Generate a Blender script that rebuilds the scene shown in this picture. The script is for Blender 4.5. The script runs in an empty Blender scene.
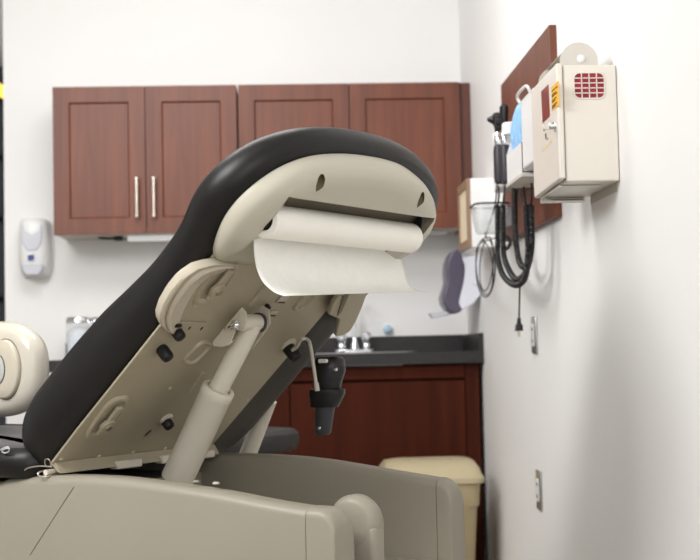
import bpy, bmesh, math, random
from mathutils import Vector, Matrix
random.seed(7)
scn = bpy.context.scene
COL = scn.collection
# ------------------------------------------------------------------ camera frame
F = 1318.0; H = 0.93
Yc = Vector((-61, -73, -F)).normalized()
Uc = Vector((-.0225, 1, 0)); Uc.z = -(Uc.x*Yc.x + Uc.y*Yc.y)/Yc.z; Uc.normalize()
Xc = Yc.cross(Uc)
M3 = Matrix((Xc, Yc, Uc))          # camera -> world rotation
CAM = Vector((0, 0, H))
def ray(px, py): return M3 @ Vector((px-350, -(py-280), -F))
def hit(px, py, n, p0):
    d = ray(px, py); return CAM + d*((p0-CAM).dot(n)/d.dot(n))
def onX(px, py, X): return hit(px, py, Vector((1,0,0)), Vector((X,0,0)))
def onY(px, py, Y): return hit(px, py, Vector((0,1,0)), Vector((0,Y,0)))
def onZ(px, py, Z): return hit(px, py, Vector((0,0,1)), Vector((0,0,Z)))
Z3 = Vector((0,0,1))
# exam table frame: a toward the head end, b across, z up
A = Vector((.814,-.581,0)); B = Vector((.581,.814,0)); O = Vector((-.075,2.37,0))
def W(a, b, z): return O + A*a + B*b + Z3*z
al = math.radians(43); ca, sa = math.cos(al), math.sin(al)
a0, z0 = -.4927, .7227
N = -A*sa + Z3*ca                  # out of the sitting side of the raised back
S = A*ca + Z3*sa
def SB(s, b, h): return W(a0+s*ca-h*sa, b, z0+s*sa+h*ca)
def PL(px, py, h): return hit(px, py, N, SB(0,0,h))
def OB(px, py, b): return hit(px, py, B, W(0,b,0))

# ------------------------------------------------------------------ materials
def lin(c): 
    c /= 255.0
    return c/12.92 if c <= .04045 else ((c+.055)/1.055)**2.4
def rgb(t): return (lin(t[0]), lin(t[1]), lin(t[2]), 1)
def base_mat(name):
    m = bpy.data.materials.new(name); m.use_nodes = True
    return m, m.node_tree, m.node_tree.nodes['Principled BSDF']
def mat(name, c, rough=.5, metal=0, var=.06, scale=8, bump=0, bscale=200, coat=0, spec=.5, trans=0, ior=1.45, alpha=1, stretch=(1,1,1), emit=0):
    m, nt, p = base_mat(name)
    tc = nt.nodes.new('ShaderNodeTexCoord'); mp = nt.nodes.new('ShaderNodeMapping')
    mp.inputs['Scale'].default_value = stretch
    nt.links.new(tc.outputs['Object'], mp.inputs['Vector'])
    n = nt.nodes.new('ShaderNodeTexNoise'); n.inputs['Scale'].default_value = scale; n.inputs['Detail'].default_value = 3
    nt.links.new(mp.outputs[0], n.inputs['Vector'])
    r = nt.nodes.new('ShaderNodeValToRGB')
    col = rgb(c); 
    r.color_ramp.elements[0].position = .3; r.color_ramp.elements[1].position = .7
    r.color_ramp.elements[0].color = tuple(x*(1-var) for x in col[:3])+(1,)
    r.color_ramp.elements[1].color = tuple(min(1,x*(1+var)) for x in col[:3])+(1,)
    nt.links.new(n.outputs['Fac'], r.inputs['Fac']); nt.links.new(r.outputs['Color'], p.inputs['Base Color'])
    p.inputs['Roughness'].default_value = rough; p.inputs['Metallic'].default_value = metal
    p.inputs['Specular IOR Level'].default_value = spec
    p.inputs['Coat Weight'].default_value = coat
    p.inputs['Transmission Weight'].default_value = trans; p.inputs['IOR'].default_value = ior
    p.inputs['Alpha'].default_value = alpha
    if emit:
        nt.links.new(r.outputs['Color'], p.inputs['Emission Color']); p.inputs['Emission Strength'].default_value = emit
    if bump:
        b = nt.nodes.new('ShaderNodeBump'); b.inputs['Strength'].default_value = bump; b.inputs['Distance'].default_value = .002
        n2 = nt.nodes.new('ShaderNodeTexNoise'); n2.inputs['Scale'].default_value = bscale; n2.inputs['Detail'].default_value = 4
        nt.links.new(mp.outputs[0], n2.inputs['Vector'])
        nt.links.new(n2.outputs['Fac'], b.inputs['Height']); nt.links.new(b.outputs[0], p.inputs['Normal'])
    return m
def wood(name, c1, c2, rough=.38, coat=.15):
    m, nt, p = base_mat(name)
    tc = nt.nodes.new('ShaderNodeTexCoord'); mp = nt.nodes.new('ShaderNodeMapping'); mp.inputs['Scale'].default_value = (26, 26, 1.6)
    nt.links.new(tc.outputs['Object'], mp.inputs['Vector'])
    n = nt.nodes.new('ShaderNodeTexNoise'); n.inputs['Scale'].default_value = 1.0; n.inputs['Detail'].default_value = 6; n.inputs['Roughness'].default_value = .62
    n.inputs['Distortion'].default_value = .5
    nt.links.new(mp.outputs[0], n.inputs['Vector'])
    r = nt.nodes.new('ShaderNodeValToRGB'); r.color_ramp.elements[0].position = .25; r.color_ramp.elements[1].position = .75
    r.color_ramp.elements[0].color = rgb(c1); r.color_ramp.elements[1].color = rgb(c2)
    nt.links.new(n.outputs['Fac'], r.inputs['Fac']); nt.links.new(r.outputs['Color'], p.inputs['Base Color'])
    p.inputs['Roughness'].default_value = rough; p.inputs['Coat Weight'].default_value = coat; p.inputs['Coat Roughness'].default_value = .3; p.inputs['Specular IOR Level'].default_value = .5 if coat else .15
    return m
WALL = mat('wall paint', (238,237,236), .75, var=.012, scale=2, bump=.15, bscale=90)
WALLR = mat('side wall paint', (239,238,237), .6, var=.012, scale=2, bump=.12, bscale=90)
CEIL = mat('ceiling paint', (240,240,238), .9, var=.02)
FLOOR = mat('vinyl floor', (176,168,154), .4, var=.08, scale=14)
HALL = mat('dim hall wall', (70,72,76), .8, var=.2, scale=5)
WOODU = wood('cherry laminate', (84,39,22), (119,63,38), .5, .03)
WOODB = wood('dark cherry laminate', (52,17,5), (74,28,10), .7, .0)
WOODE = wood('cherry laminate edge', (70,34,23), (92,48,34), .5, .03)
MELA = mat('pale cabinet underside', (200,190,178), .5)
CNT = mat('charcoal countertop', (38,36,36), .35, var=.25, scale=60)
GAP = mat('dark gap', (30,18,14), .8)
TOE = mat('toe kick', (38,26,22), .7)
NICK = mat('brushed nickel', (205,198,188), .28, metal=1, var=.03)
CHROME = mat('chrome', (230,232,235), .07, metal=1, var=.01)
STEEL = mat('stainless steel', (190,190,188), .3, metal=1, var=.05)
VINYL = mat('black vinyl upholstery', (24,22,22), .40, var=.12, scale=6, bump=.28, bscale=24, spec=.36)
VINYL_LIT = mat('vinyl seat top with painted light', (74,72,74), .42, var=.1, scale=6, bump=.2, bscale=20)  # black vinyl greyed in colour, standing in for light reflected off the top
COVER = mat('putty moulded plastic', (194,189,173), .36, var=.02, scale=5)
PAN = mat('putty painted steel', (176,166,144), .40, var=.03, scale=6, metal=.15)
BASE = mat('putty base plastic', (152,146,132), .42, var=.02, scale=5)
TUBE = mat('cream painted tube', (220,213,198), .33, var=.02)
CREAM = mat('cream gloss plastic', (202,195,181), .25, var=.02, coat=.3)
CREAM2 = mat('cream satin plastic', (200,191,173), .35, var=.02)
RUB = mat('black rubber', (24,23,23), .5, var=.15)
BLK = mat('black plastic', (30,30,32), .34, var=.1)
DKG = mat('dark grey plastic', (58,58,62), .4, var=.1)
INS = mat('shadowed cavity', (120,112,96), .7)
PAPER = mat('white exam paper', (240,238,232), .8, var=.015, scale=60, bump=.5, bscale=160)
PAPERR = mat('white paper roll', (248,245,236), .65, var=.01, scale=20)
SHARP = mat('enamelled beige metal', (222,216,206), .32, var=.012)
SHARP2 = mat('grey beige metal', (206,201,192), .4, var=.03)
REDP = mat('translucent red plastic', (140,24,44), .25, var=.4, scale=45)
REDD = mat('dull red panel', (128,52,44), .3, var=.2, scale=25)
YEL = mat('yellow label', (238,178,40), .5, var=.05)
INK = mat('dark printing', (60,42,20), .6)
WHITEP = mat('white plastic', (236,236,236), .3, var=.01)
GREYP = mat('light grey plastic', (196,198,206), .3, var=.03)
PURG = mat('slate violet plastic', (86,80,98), .3, var=.08)
BLUEG = mat('light blue gloves', (140,184,226), .6, var=.15, scale=60, bump=.6, bscale=60)
BLUEL = mat('blue logo', (40,52,130), .4)
TAN = mat('tan bin plastic', (184,171,140), .45, var=.03)
TAND = mat('tan bin body', (174,159,126), .5, var=.03)
CLEAR = mat('clear plastic', (235,240,240), .08, var=.01, trans=.0, alpha=.30, spec=.6)
GLASS = mat('clear glass', (235,240,242), .03, var=.01, alpha=.25, spec=.8)
COTTON = mat('white cotton', (226,232,240), .9, var=.1, scale=50, bump=1, bscale=60)
SWAB = mat('orange tubes', (222,160,90), .6, var=.2, scale=80)
WARM = mat('warm cream panel', (240,226,196), .5, var=.04, stretch=(1,30,1), scale=3)
LED = mat('white light strip diffuser', (250,250,250), .4, emit=.35)
YLITE = mat('yellow lamp', (255,214,90), .5, emit=1.2)
SKYB = mat('pale blue cap', (176,206,228), .4)

# ------------------------------------------------------------------ mesh helpers
def finish(bm, smooth=35, bevel=0, seg=3, sub=0):
    bmesh.ops.remove_doubles(bm, verts=bm.verts, dist=1e-6)
    bmesh.ops.recalc_face_normals(bm, faces=bm.faces)
    return bm
def obj(name, bm, m, parent=None, bevel=0, seg=3, sub=0, smooth=35, solid=0, mats=None):
    bmesh.ops.recalc_face_normals(bm, faces=bm.faces)
    xs = [v.co for v in bm.verts]
    lo = Vector((min(v.x for v in xs), min(v.y for v in xs), min(v.z for v in xs)))
    hi = Vector((max(v.x for v in xs), max(v.y for v in xs), max(v.z for v in xs)))
    c = Vector(((lo.x+hi.x)/2, (lo.y+hi.y)/2, lo.z))
    for v in bm.verts: v.co -= c
    me = bpy.data.meshes.new(name); bm.to_mesh(me); bm.free()
    for p in me.polygons: p.use_smooth = smooth > 0
    if smooth > 0 and not sub: me.set_sharp_from_angle(angle=math.radians(smooth))
    me.materials.append(m)
    if mats:
        for k in mats: me.materials.append(k)
    o = bpy.data.objects.new(name, me); o.location = c; COL.objects.link(o)
    if parent: attach(o, parent)
    if solid:
        md = o.modifiers.new('solidify', 'SOLIDIFY'); md.thickness = solid; md.offset = 0
    if bevel:
        md = o.modifiers.new('bevel', 'BEVEL'); md.width = bevel; md.segments = seg; md.limit_method = 'ANGLE'; md.angle_limit = math.radians(40)
        md.harden_normals = False
    if sub:
        md = o.modifiers.new('sub', 'SUBSURF'); md.levels = sub; md.render_levels = sub
    return o
def wloc(o):
    l = o['_w'] if '_w' in o.keys() else None
    return Vector(l) if l is not None else o.location.copy()
def attach(o, parent):
    pw = Vector(WL.get(parent.name, parent.location))
    WL[o.name] = tuple(o.location)
    o.parent = parent
    o.location = o.location - pw
WL = {}
def tag(o, label=None, cat=None, group=None, kind=None):
    if label: o['label'] = label
    if cat: o['category'] = cat
    if group: o['group'] = group
    if kind: o['kind'] = kind
    return o
def empty(name, loc, label, cat, group=None):
    o = bpy.data.objects.new(name, None); o.location = loc; COL.objects.link(o); o.empty_display_size = .05
    WL[o.name] = tuple(loc)
    return tag(o, label, cat, group)
def nb(): return bmesh.new()
def box(bm, lo, hi, mi=0):
    lo, hi = Vector(lo), Vector(hi)
    vs = [bm.verts.new((x,y,z)) for x in (lo.x,hi.x) for y in (lo.y,hi.y) for z in (lo.z,hi.z)]
    for f in ((0,1,3,2),(4,6,7,5),(0,4,5,1),(2,3,7,6),(0,2,6,4),(1,5,7,3)):
        bm.faces.new([vs[i] for i in f]).material_index = mi
    return bm
def hexa(bm, P):      # 8 points: bottom 4, top 4
    vs = [bm.verts.new(p) for p in P]
    for f in ((0,3,2,1),(4,5,6,7),(0,1,5,4),(1,2,6,5),(2,3,7,6),(3,0,4,7)): bm.faces.new([vs[i] for i in f])
    return bm
def obox(bm, c, u, v, w_, hu, hv, hw):   # oriented box
    return hexa(bm, [c+u*x*hu+v*y*hv+w_*z*hw for z in (-1,1) for x,y in ((-1,-1),(1,-1),(1,1),(-1,1))])
def loft(bm, rings, close=True, cap0=True, cap1=True, mi=0):
    R = [[bm.verts.new(p) for p in r] for r in rings]
    n = len(R[0])
    for i in range(len(R)-1):
        for j in range(n if close else n-1):
            k = (j+1) % n
            bm.faces.new((R[i][j], R[i][k], R[i+1][k], R[i+1][j])).material_index = mi
    if close and cap0: bm.faces.new(R[0][::-1]).material_index = mi
    if close and cap1: bm.faces.new(R[-1]).material_index = mi
    return bm
def prism(bm, poly, d):
    return loft(bm, [poly, [p+d for p in poly]])
def axes(d):
    d = d.normalized(); t = Vector((0,0,1)) if abs(d.z) < .9 else Vector((1,0,0))
    u = d.cross(t).normalized(); return u, d.cross(u).normalized()
def cyl(bm, p0, p1, r0, r1=None, n=24, cap=True):
    r1 = r0 if r1 is None else r1
    u, v = axes(p1-p0)
    return loft(bm, [[p+(u*math.cos(t)+v*math.sin(t))*r for t in [2*math.pi*i/n for i in range(n)]] for p, r in ((p0,r0),(p1,r1))], True, cap, cap)
def lathe(bm, p0, d, prof, n=28, su=1, sv=1, u=None, v=None):    # prof: (t along d, radius)
    d = d.normalized()
    if u is None: u, v = axes(d)
    return loft(bm, [[p0+d*t+(u*math.cos(q)*su+v*math.sin(q)*sv)*max(r,1e-4) for q in [2*math.pi*i/n for i in range(n)]] for t, r in prof])
def smooth_path(P, n=6):
    P = [Vector(p) for p in P]; out = []
    for i in range(len(P)-1):
        p0 = P[max(i-1,0)]; p1 = P[i]; p2 = P[i+1]; p3 = P[min(i+2,len(P)-1)]
        for k in range(n):
            t = k/n
            out.append(.5*((2*p1)+(p2-p0)*t+(2*p0-5*p1+4*p2-p3)*t*t+(3*p1-p0-3*p2+p3)*t**3))
    out.append(P[-1]); return out
def tube(bm, P, r, n=10, sm=6):
    P = smooth_path(P, sm) if sm else [Vector(p) for p in P]
    u = None; rings = []
    for i, p in enumerate(P):
        d = (P[min(i+1,len(P)-1)]-P[max(i-1,0)]).normalized()
        if u is None: u, _ = axes(d)
        u = (u-d*u.dot(d)).normalized(); v = d.cross(u)
        rr = r(i/(len(P)-1)) if callable(r) else r
        rings.append([p+(u*math.cos(t)+v*math.sin(t))*rr for t in [2*math.pi*k/n for k in range(n)]])
    return loft(bm, rings)
def coil(bm, P, R, r, pitch, n=6):          # coiled cord: helix round a path
    P = smooth_path(P, 12); L = [0]
    for i in range(1, len(P)): L.append(L[-1]+(P[i]-P[i-1]).length)
    tot = L[-1]; turns = tot/pitch; K = int(turns*10); pts = []; u = None; j = 0
    for k in range(K+1):
        s = tot*k/K
        while j < len(L)-2 and L[j+1] < s: j += 1
        t = (s-L[j])/max(1e-9, L[j+1]-L[j]); p = P[j].lerp(P[j+1], t); d = (P[j+1]-P[j]).normalized()
        if u is None: u, _ = axes(d)
        u = (u-d*u.dot(d)).normalized(); v = d.cross(u)
        q = 2*math.pi*k/10; pts.append(p+(u*math.cos(q)+v*math.sin(q))*R)
    return tube(bm, pts, r, n=n, sm=0)
def rrect(cx, cy, w_, h_, r, n=5):
    P = []
    for sx, sy, q in ((1,1,0),(-1,1,1),(-1,-1,2),(1,-1,3)):
        for k in range(n+1):
            t = math.pi/2*(q+k/n); P.append((cx+sx*(w_/2-r)+r*math.cos(t), cy+sy*(h_/2-r)+r*math.sin(t)))
    return P
def bake(o):
    dg = bpy.context.evaluated_depsgraph_get(); me = bpy.data.meshes.new_from_object(o.evaluated_get(dg)); o.modifiers.clear(); o.data = me
def cut(o, cutters, m=None):
    for c in cutters:
        md = o.modifiers.new('b', 'BOOLEAN'); md.object = c; md.operation = 'DIFFERENCE'; md.solver = 'EXACT'
        if m: md.material_mode = 'TRANSFER'
    bpy.context.view_layer.update(); bake(o)
    for c in cutters: bpy.data.objects.remove(c)
def struct(name, bm, m, **k):
    o = obj(name, bm, m, **k); o['kind'] = 'structure'; return o

# ------------------------------------------------------------------ the room
XR = .748; YB = 5.50; CZ = 2.70
XL = onY(4.3, 200, YB).x
struct('wall_back', box(nb(), (XL, YB, 0), (XR+.1, YB+.12, CZ)), WALL)
struct('wall_right', box(nb(), (XR, -1.6, 0), (XR+.1, YB, CZ)), WALLR)
struct('floor', box(nb(), (-4.2, -1.6, -.08), (XR+.1, 8.1, 0)), FLOOR)
struct('ceiling', box(nb(), (-4.2, -1.6, CZ), (XR+.1, 8.1, CZ+.08)), CEIL)
struct('wall_hall', box(nb(), (-4.2, 8.0, 0), (XL, 8.1, CZ)), HALL)
struct('wall_left', box(nb(), (-4.3, -1.6, 0), (-4.2, 8.1, CZ)), WALL)
struct('baseboard_right', box(nb(), (XR-.012, -1.6, 0), (XR, YB-.62, .1)), CREAM2, bevel=.003)
# dim shelving in the hall beyond the wall's end
sh = empty('storage_shelf', (-2.1, 7.6, 0), 'dark storage shelving in the dim opening at the far left edge', 'shelf')
for zz in (.35,.8,1.25,1.7,2.05,2.38): obj('shelf_board', box(nb(), (-2.6, 7.3, zz), (-1.6, 7.9, zz+.03)), DKG, sh)
for xx in (-2.6,-1.63): obj('upright', box(nb(), (xx, 7.3, 0), (xx+.03, 7.9, 2.41)), DKG, sh)
hp = onY(1, 88, 7.25)
lt = obj('lamp', lathe(nb(), hp-Vector((.0,0,.05)), Z3, [(0,.001),(.0,.02),(.03,.035),(.07,.03),(.09,.001)]), YLITE)
tag(lt, 'small glowing yellow lamp seen through the opening at the far left edge', 'lamp')
lt.location = (onY(-1,88,7.5).x, 7.5, 2.4102)

# ------------------------------------------------------------------ upper cabinets
YU = 5.20
def zat(px, py, Y): return onY(px, py, Y).z
zt = zat(260, 84, YU); zb = zat(260, 231.2, YU)
def pull(x, z1, z2, y, parent):
    b = nb(); cyl(b, Vector((x,y-.03,z1)), Vector((x,y-.03,z2)), .006, n=12)
    for z in (z1+.018, z2-.018): cyl(b, Vector((x,y,z)), Vector((x,y-.03,z)), .006, n=10)
    for z in (z1, z2): cyl(b, Vector((x,y-.03,z-.004)), Vector((x,y-.03,z+.004)), .0085, n=12)
    return obj('handle', b, NICK, parent)
def shaker(x0, x1, z0_, z1_, y, m, parent, fr=.062, name='door', rec=.009):
    b = nb(); t = .02
    for lo, hi in (((x0,y,z0_),(x0+fr,y+t,z1_)), ((x1-fr,y,z0_),(x1,y+t,z1_)), ((x0+fr,y,z0_),(x1-fr,y+t,z0_+fr)), ((x0+fr,y,z1_-fr),(x1-fr,y+t,z1_))):
        box(b, lo, hi)
    # bevelled lip and the recessed panel
    i0 = [Vector((x0+fr,y,z0_+fr)), Vector((x1-fr,y,z0_+fr)), Vector((x1-fr,y,z1_-fr)), Vector((x0+fr,y,z1_-fr))]
    k = .006; i1 = [Vector((x0+fr+k,y+rec,z0_+fr+k)), Vector((x1-fr-k,y+rec,z0_+fr+k)), Vector((x1-fr-k,y+rec,z1_-fr-k)), Vector((x0+fr+k,y+rec,z1_-fr-k))]
    loft(b, [i0, i1], cap0=False)
    return obj(name, b, m, parent, smooth=0, bevel=.0)
def upper(pxs, label, hands):
    xs = [onY(p, 150, YU).x for p in pxs]
    e = empty('wall_cabinet', ((xs[0]+xs[-1])/2, YB-.16, zb), label, 'cabinet', 'cherry wall cabinets')
    b = nb(); box(b, (xs[0]+.001, YU+.022, zb+.02), (xs[-1]-.001, YB-.001, zt)); obj('carcass', b, WOODE, e, smooth=0)
    b = nb(); box(b, (xs[0]+.001, YU+.022, zb+.004), (xs[-1]-.001, YB-.001, zb+.0195)); obj('bottom_panel', b, MELA, e, smooth=0)
    for i in range(2):
        d = shaker(xs[i]+.002, xs[i+1]-.002, zb, zt-.002, YU, WOODU, e)
        if hands:
            hx = onY((137.5,154.5)[i], 197, YU).x
        else: hx = xs[1] + (-.035, .035)[i]
        pull(hx, zat(146,215.5,YU-.03), zat(146,178,YU-.03), YU, d)
upper([52.5, 145.5, 237.5], 'cherry wall cabinet at the left with two nickel bar pulls in view', True)
upper([238.5, 350, 461.5], 'cherry wall cabinet behind the raised head of the exam table, next to the corner', False)
x0 = onY(462,150,YU).x
o = obj('filler_strip', box(nb(), (x0, YU+.018, zb), (XR-.001, YB-.001, zt-.002)), WOODE, smooth=0)
tag(o, 'narrow cherry filler strip between the wall cabinet and the side wall', 'filler panel')
# under cabinet lights
p = onY(128,240.5,5.36); q = onY(215,239,5.36)
e = empty('under_cabinet_light', ((p.x+q.x)/2, 5.36, zb-.02), 'slim white light strip under the left wall cabinet', 'light', )
obj('diffuser', box(nb(), (p.x, 5.34, zb-.016), (q.x, 5.38, zb+.003)), LED, e, bevel=.003)
obj('end_plug', box(nb(), (p.x-.055, 5.34, zb-.014), (p.x-.02, 5.375, zb+.003)), BLK, e, bevel=.004)
b = nb(); tube(b, [(p.x-.02,5.36,zb-.006),(p.x-.01,5.36,zb-.009),(p.x,5.36,zb-.006)], .003); tube(b, [(p.x-.055,5.36,zb-.004),(p.x-.09,5.37,zb-.003),(p.x-.12,5.37,zb+.002)], .005)
obj('cable', b, BLK, e)
p = onY(405,240,5.36); q = onY(447,238,5.36)
e = empty('under_cabinet_light', ((p.x+q.x)/2, 5.36, zb-.02), 'slim light strip under the wall cabinet near the corner', 'light')
obj('diffuser', box(nb(), (p.x, 5.34, zb-.012), (q.x, 5.38, zb+.003)), WHITEP, e, bevel=.003)

# ------------------------------------------------------------------ counter and base cabinets
YC = 5.04; ztop = .922; XC = onY(46, 362, YC).x
b = nb(); box(b, (XC, YC, ztop-.045), (XR-.001, YB-.021, ztop))
ct = obj('countertop', b, CNT, bevel=.004)
# sink hole
sx = onY(352, 350, 5.2).x
cb = obj('c', box(nb(), (sx-.24, 5.08, ztop-.2), (sx+.24, 5.385, ztop+.1)), CNT)
md = ct.modifiers.clear(); cut(ct, [cb])
tag(ct, 'charcoal countertop with a square front edge running along the back wall', 'countertop')
bs = obj('backsplash', box(nb(), (XC, YB-.02, ztop+.0005), (XR-.0205, YB-.001, zat(430,335.3,YB-.02))), CNT, smooth=0)
tag(bs, 'low charcoal backsplash strip along the back wall', 'backsplash')
o = obj('side_splash', box(nb(), (XR-.02, YC+.002, ztop+.0005), (XR-.0005, YB-.0205, zat(430,335.3,YB-.02))), CNT, smooth=0)
tag(o, 'charcoal side splash at the corner end of the countertop', 'backsplash')
e = empty('sink', (sx, 5.24, ztop), 'stainless steel sink set in the charcoal countertop', 'sink')
b = nb()
R0 = [(x,y) for x,y in rrect(sx,5.23,.50,.32,.05)]; R1 = rrect(sx,5.23,.46,.29,.05); R2 = rrect(sx,5.23,.42,.26,.05)
loft(b, [[Vector((x,y,ztop+.001)) for x,y in R0], [Vector((x,y,ztop+.004)) for x,y in R0], [Vector((x,y,ztop+.003)) for x,y in R1], [Vector((x,y,ztop-.14)) for x,y in R2]], cap0=False)
obj('basin', b, STEEL, e)
obj('drain', lathe(nb(), Vector((sx,5.24,ztop-.139)), Z3, [(0,.04),(.003,.04),(.004,.03),(.002,.001)]), CHROME, e)
# faucet
fy = 5.42; fx = onY(354.5, 345, fy).x
e = empty('faucet', (fx, fy, ztop), 'chrome two handle sink faucet with a tall curved spout', 'faucet')
hx1 = onY(341.5,340,fy).x; hx2 = onY(366.5,340,fy).x
b = nb(); P = [Vector((x,y,ztop+.001)) for x,y in rrect((hx1+hx2)/2, fy, hx2-hx1+.06, .05, .022)]; prism(b, P, Z3*.016); obj('base_plate', b, CHROME, e, bevel=.004)
for hx in (hx1,hx2):
    k = obj('faucet_handle', lathe(nb(), Vector((hx,fy,ztop+.016)), Z3, [(0,.016),(.01,.018),(.025,.014),(.03,.02),(.045,.023),(.065,.02),(.073,.012),(.075,.001)]), CHROME, e)
    obj('lever', tube(nb(), [(hx,fy,ztop+.075),(hx,fy-.03,ztop+.083),(hx,fy-.055,ztop+.08)], .006), CHROME, k)
b = nb(); lathe(b, Vector((fx,fy,ztop+.015)), Z3, [(0,.018),(.02,.017),(.028,.012),(.05,.009)]);
tube(b, [(fx,fy,ztop+.05),(fx,fy,ztop+.17),(fx,fy-.02,ztop+.215),(fx,fy-.06,ztop+.235),(fx,fy-.11,ztop+.22),(fx,fy-.13,ztop+.18)], .009, n=14)
obj('spout', b, CHROME, e)
# little pale blue knob on the wall by the faucet
kp = onY(387,329,YB)
e = empty('wall_hook', (kp.x, YB-.02, kp.z), 'small pale blue knob on the wall above the counter', 'knob')
obj('plate', lathe(nb(), Vector((kp.x,YB,kp.z)), Vector((0,-1,0)), [(0,.02),(.004,.02),(.006,.012),(.012,.01)]), WHITEP, e)
obj('cap', lathe(nb(), Vector((kp.x,YB-.011,kp.z)), Vector((0,-1,0)), [(0,.014),(.006,.018),(.016,.017),(.022,.01),(.023,.001)]), SKYB, e)
# base cabinets
YD = 5.07
xs = [XC+.012, onY(165,400,YD).x, onY(290,400,YD).x, onY(466,400,YD).x]
labs = ['dark cherry base cabinet at the left end of the counter', 'dark cherry base cabinet below the middle of the counter', 'dark cherry sink base cabinet next to the side wall']
za = ztop-.046; zd = zat(400,381,YD)
for i in range(3):
    xa, xb = xs[i], xs[i+1]
    e = empty('base_cabinet', ((xa+xb)/2, 5.3, 0), labs[i], 'cabinet', 'dark cherry base cabinets')
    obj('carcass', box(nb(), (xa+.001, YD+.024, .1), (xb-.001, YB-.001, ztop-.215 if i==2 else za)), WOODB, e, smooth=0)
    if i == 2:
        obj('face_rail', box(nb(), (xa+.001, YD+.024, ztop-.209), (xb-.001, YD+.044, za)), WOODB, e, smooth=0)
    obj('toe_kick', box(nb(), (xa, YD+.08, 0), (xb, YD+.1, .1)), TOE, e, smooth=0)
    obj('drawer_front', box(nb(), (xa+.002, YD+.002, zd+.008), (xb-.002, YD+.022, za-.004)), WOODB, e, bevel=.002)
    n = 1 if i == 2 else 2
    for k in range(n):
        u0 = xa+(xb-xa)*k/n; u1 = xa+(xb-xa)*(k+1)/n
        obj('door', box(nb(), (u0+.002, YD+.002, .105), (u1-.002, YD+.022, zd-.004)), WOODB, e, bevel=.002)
o = obj('filler_strip', box(nb(), (xs[3]+.001, YD+.004, .0), (XR-.018, YD+.03, za)), WOODB, smooth=0)
tag(o, 'narrow dark cherry filler strip between the sink base cabinet and the side wall', 'filler panel')

# ------------------------------------------------------------------ soap dispenser on the back wall
dp = onY(37, 247, YB); s_ = 0
e = empty('sanitizer_dispenser', (dp.x, YB, zat(37,276,YB)), 'white wall soap dispenser with a clear window and a tiny blue square', 'dispenser')
def facez(px, py, Y): return onY(px,py,Y)
b = nb()
zT = zat(37,219,YB-.05); zB = zat(37,276,YB-.05); wd = .064
rings = []
for t, hw, dep in ((0,.050,.05),(.06,.057,.075),(.2,.062,.098),(.45,.064,.10),(.7,.062,.105),(.88,.060,.11),(.96,.056,.10),(1,.045,.08)):
    z = zB+(zT-zB)*t
    rings.append([Vector((dp.x+x, YB-.001 if y > 0 else YB-.001+y*dep, z)) for x,y in [(-hw,1),(-hw,-.55),(-hw*.88,-.85),(-hw*.5,-.98),(0,-1),(hw*.5,-.98),(hw*.88,-.85),(hw,-.55),(hw,1)]])
loft(b, rings); obj('housing', b, WHITEP, e, sub=0, smooth=60)
zc = zat(37,256,YB-.1)
b = nb(); P = [(dp.x+x, zat(37,243,YB-.1)+y) for x,y in ((-.04,.075),(-.02,.085),(.02,.085),(.04,.075),(.038,.0),(.02,-.03),(-.02,-.03),(-.038,0))]
prism(b, [Vector((x,YB-.106,z)) for x,z in P], Vector((0,.006,0))); obj('window', b, GREYP, e, bevel=.003)
b = nb(); box(b, (dp.x-.005-.011, YB-.112, zc-.006-.01), (dp.x-.005+.011, YB-.1, zc-.006+.01)); k = obj('logo', b, BLUEL, e)
b = nb(); zz = zB; prism(b, [Vector((dp.x+x, YB-.108, zz+z)) for x,z in ((-.04,.045),(.04,.045),(.042,.02),(.025,.0),(-.025,.0),(-.042,.02))], Vector((0,.03,0))); obj('push_lever', b, GREYP, e, bevel=.006)

# ------------------------------------------------------------------ jars
def jar(px, y, w_, lab, fill, mfill):
    c = onY(px, 350, y); zz = ztop; zt_ = zat(px, 317, y)
    e = empty('glass_jar', (c.x, y, zz), lab, 'jar', 'glass jars on the counter')
    hh = zt_-zz
    obj('glass', lathe(nb(), Vector((c.x,y,zz)), Z3, [(0,w_*.9),(.004,w_),(hh-.028,w_),(hh-.024,w_*.94)]), GLASS, e)
    obj('lid', lathe(nb(), Vector((c.x,y,zz+hh-.024)), Z3, [(0,w_*1.03),(.018,w_*1.03),(.023,w_*.96),(.024,.001)]), CHROME, e)
    obj('filling', lathe(nb(), Vector((c.x,y,zz+.012)), Z3, [(0,.001),(0,w_*.85),(hh*.35,w_*.92),(fill*hh*.8,w_*.88),(fill*hh*.95,w_*.5),(fill*hh,.001)]), mfill, e)
    obj('foot_ring', lathe(nb(), Vector((c.x,y,zz)), Z3, [(0,w_*1.02),(.01,w_*1.02),(.011,w_*.95),(.011,.001)]), BLK, e)
jar(78.5, 5.35, .049, 'clear glass jar of white cotton with chrome lid on counter', .72, COTTON)
jar(103, 5.37, .046, 'chrome lidded glass jar of orange tubes half behind the black backrest', .8, SWAB)

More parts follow.
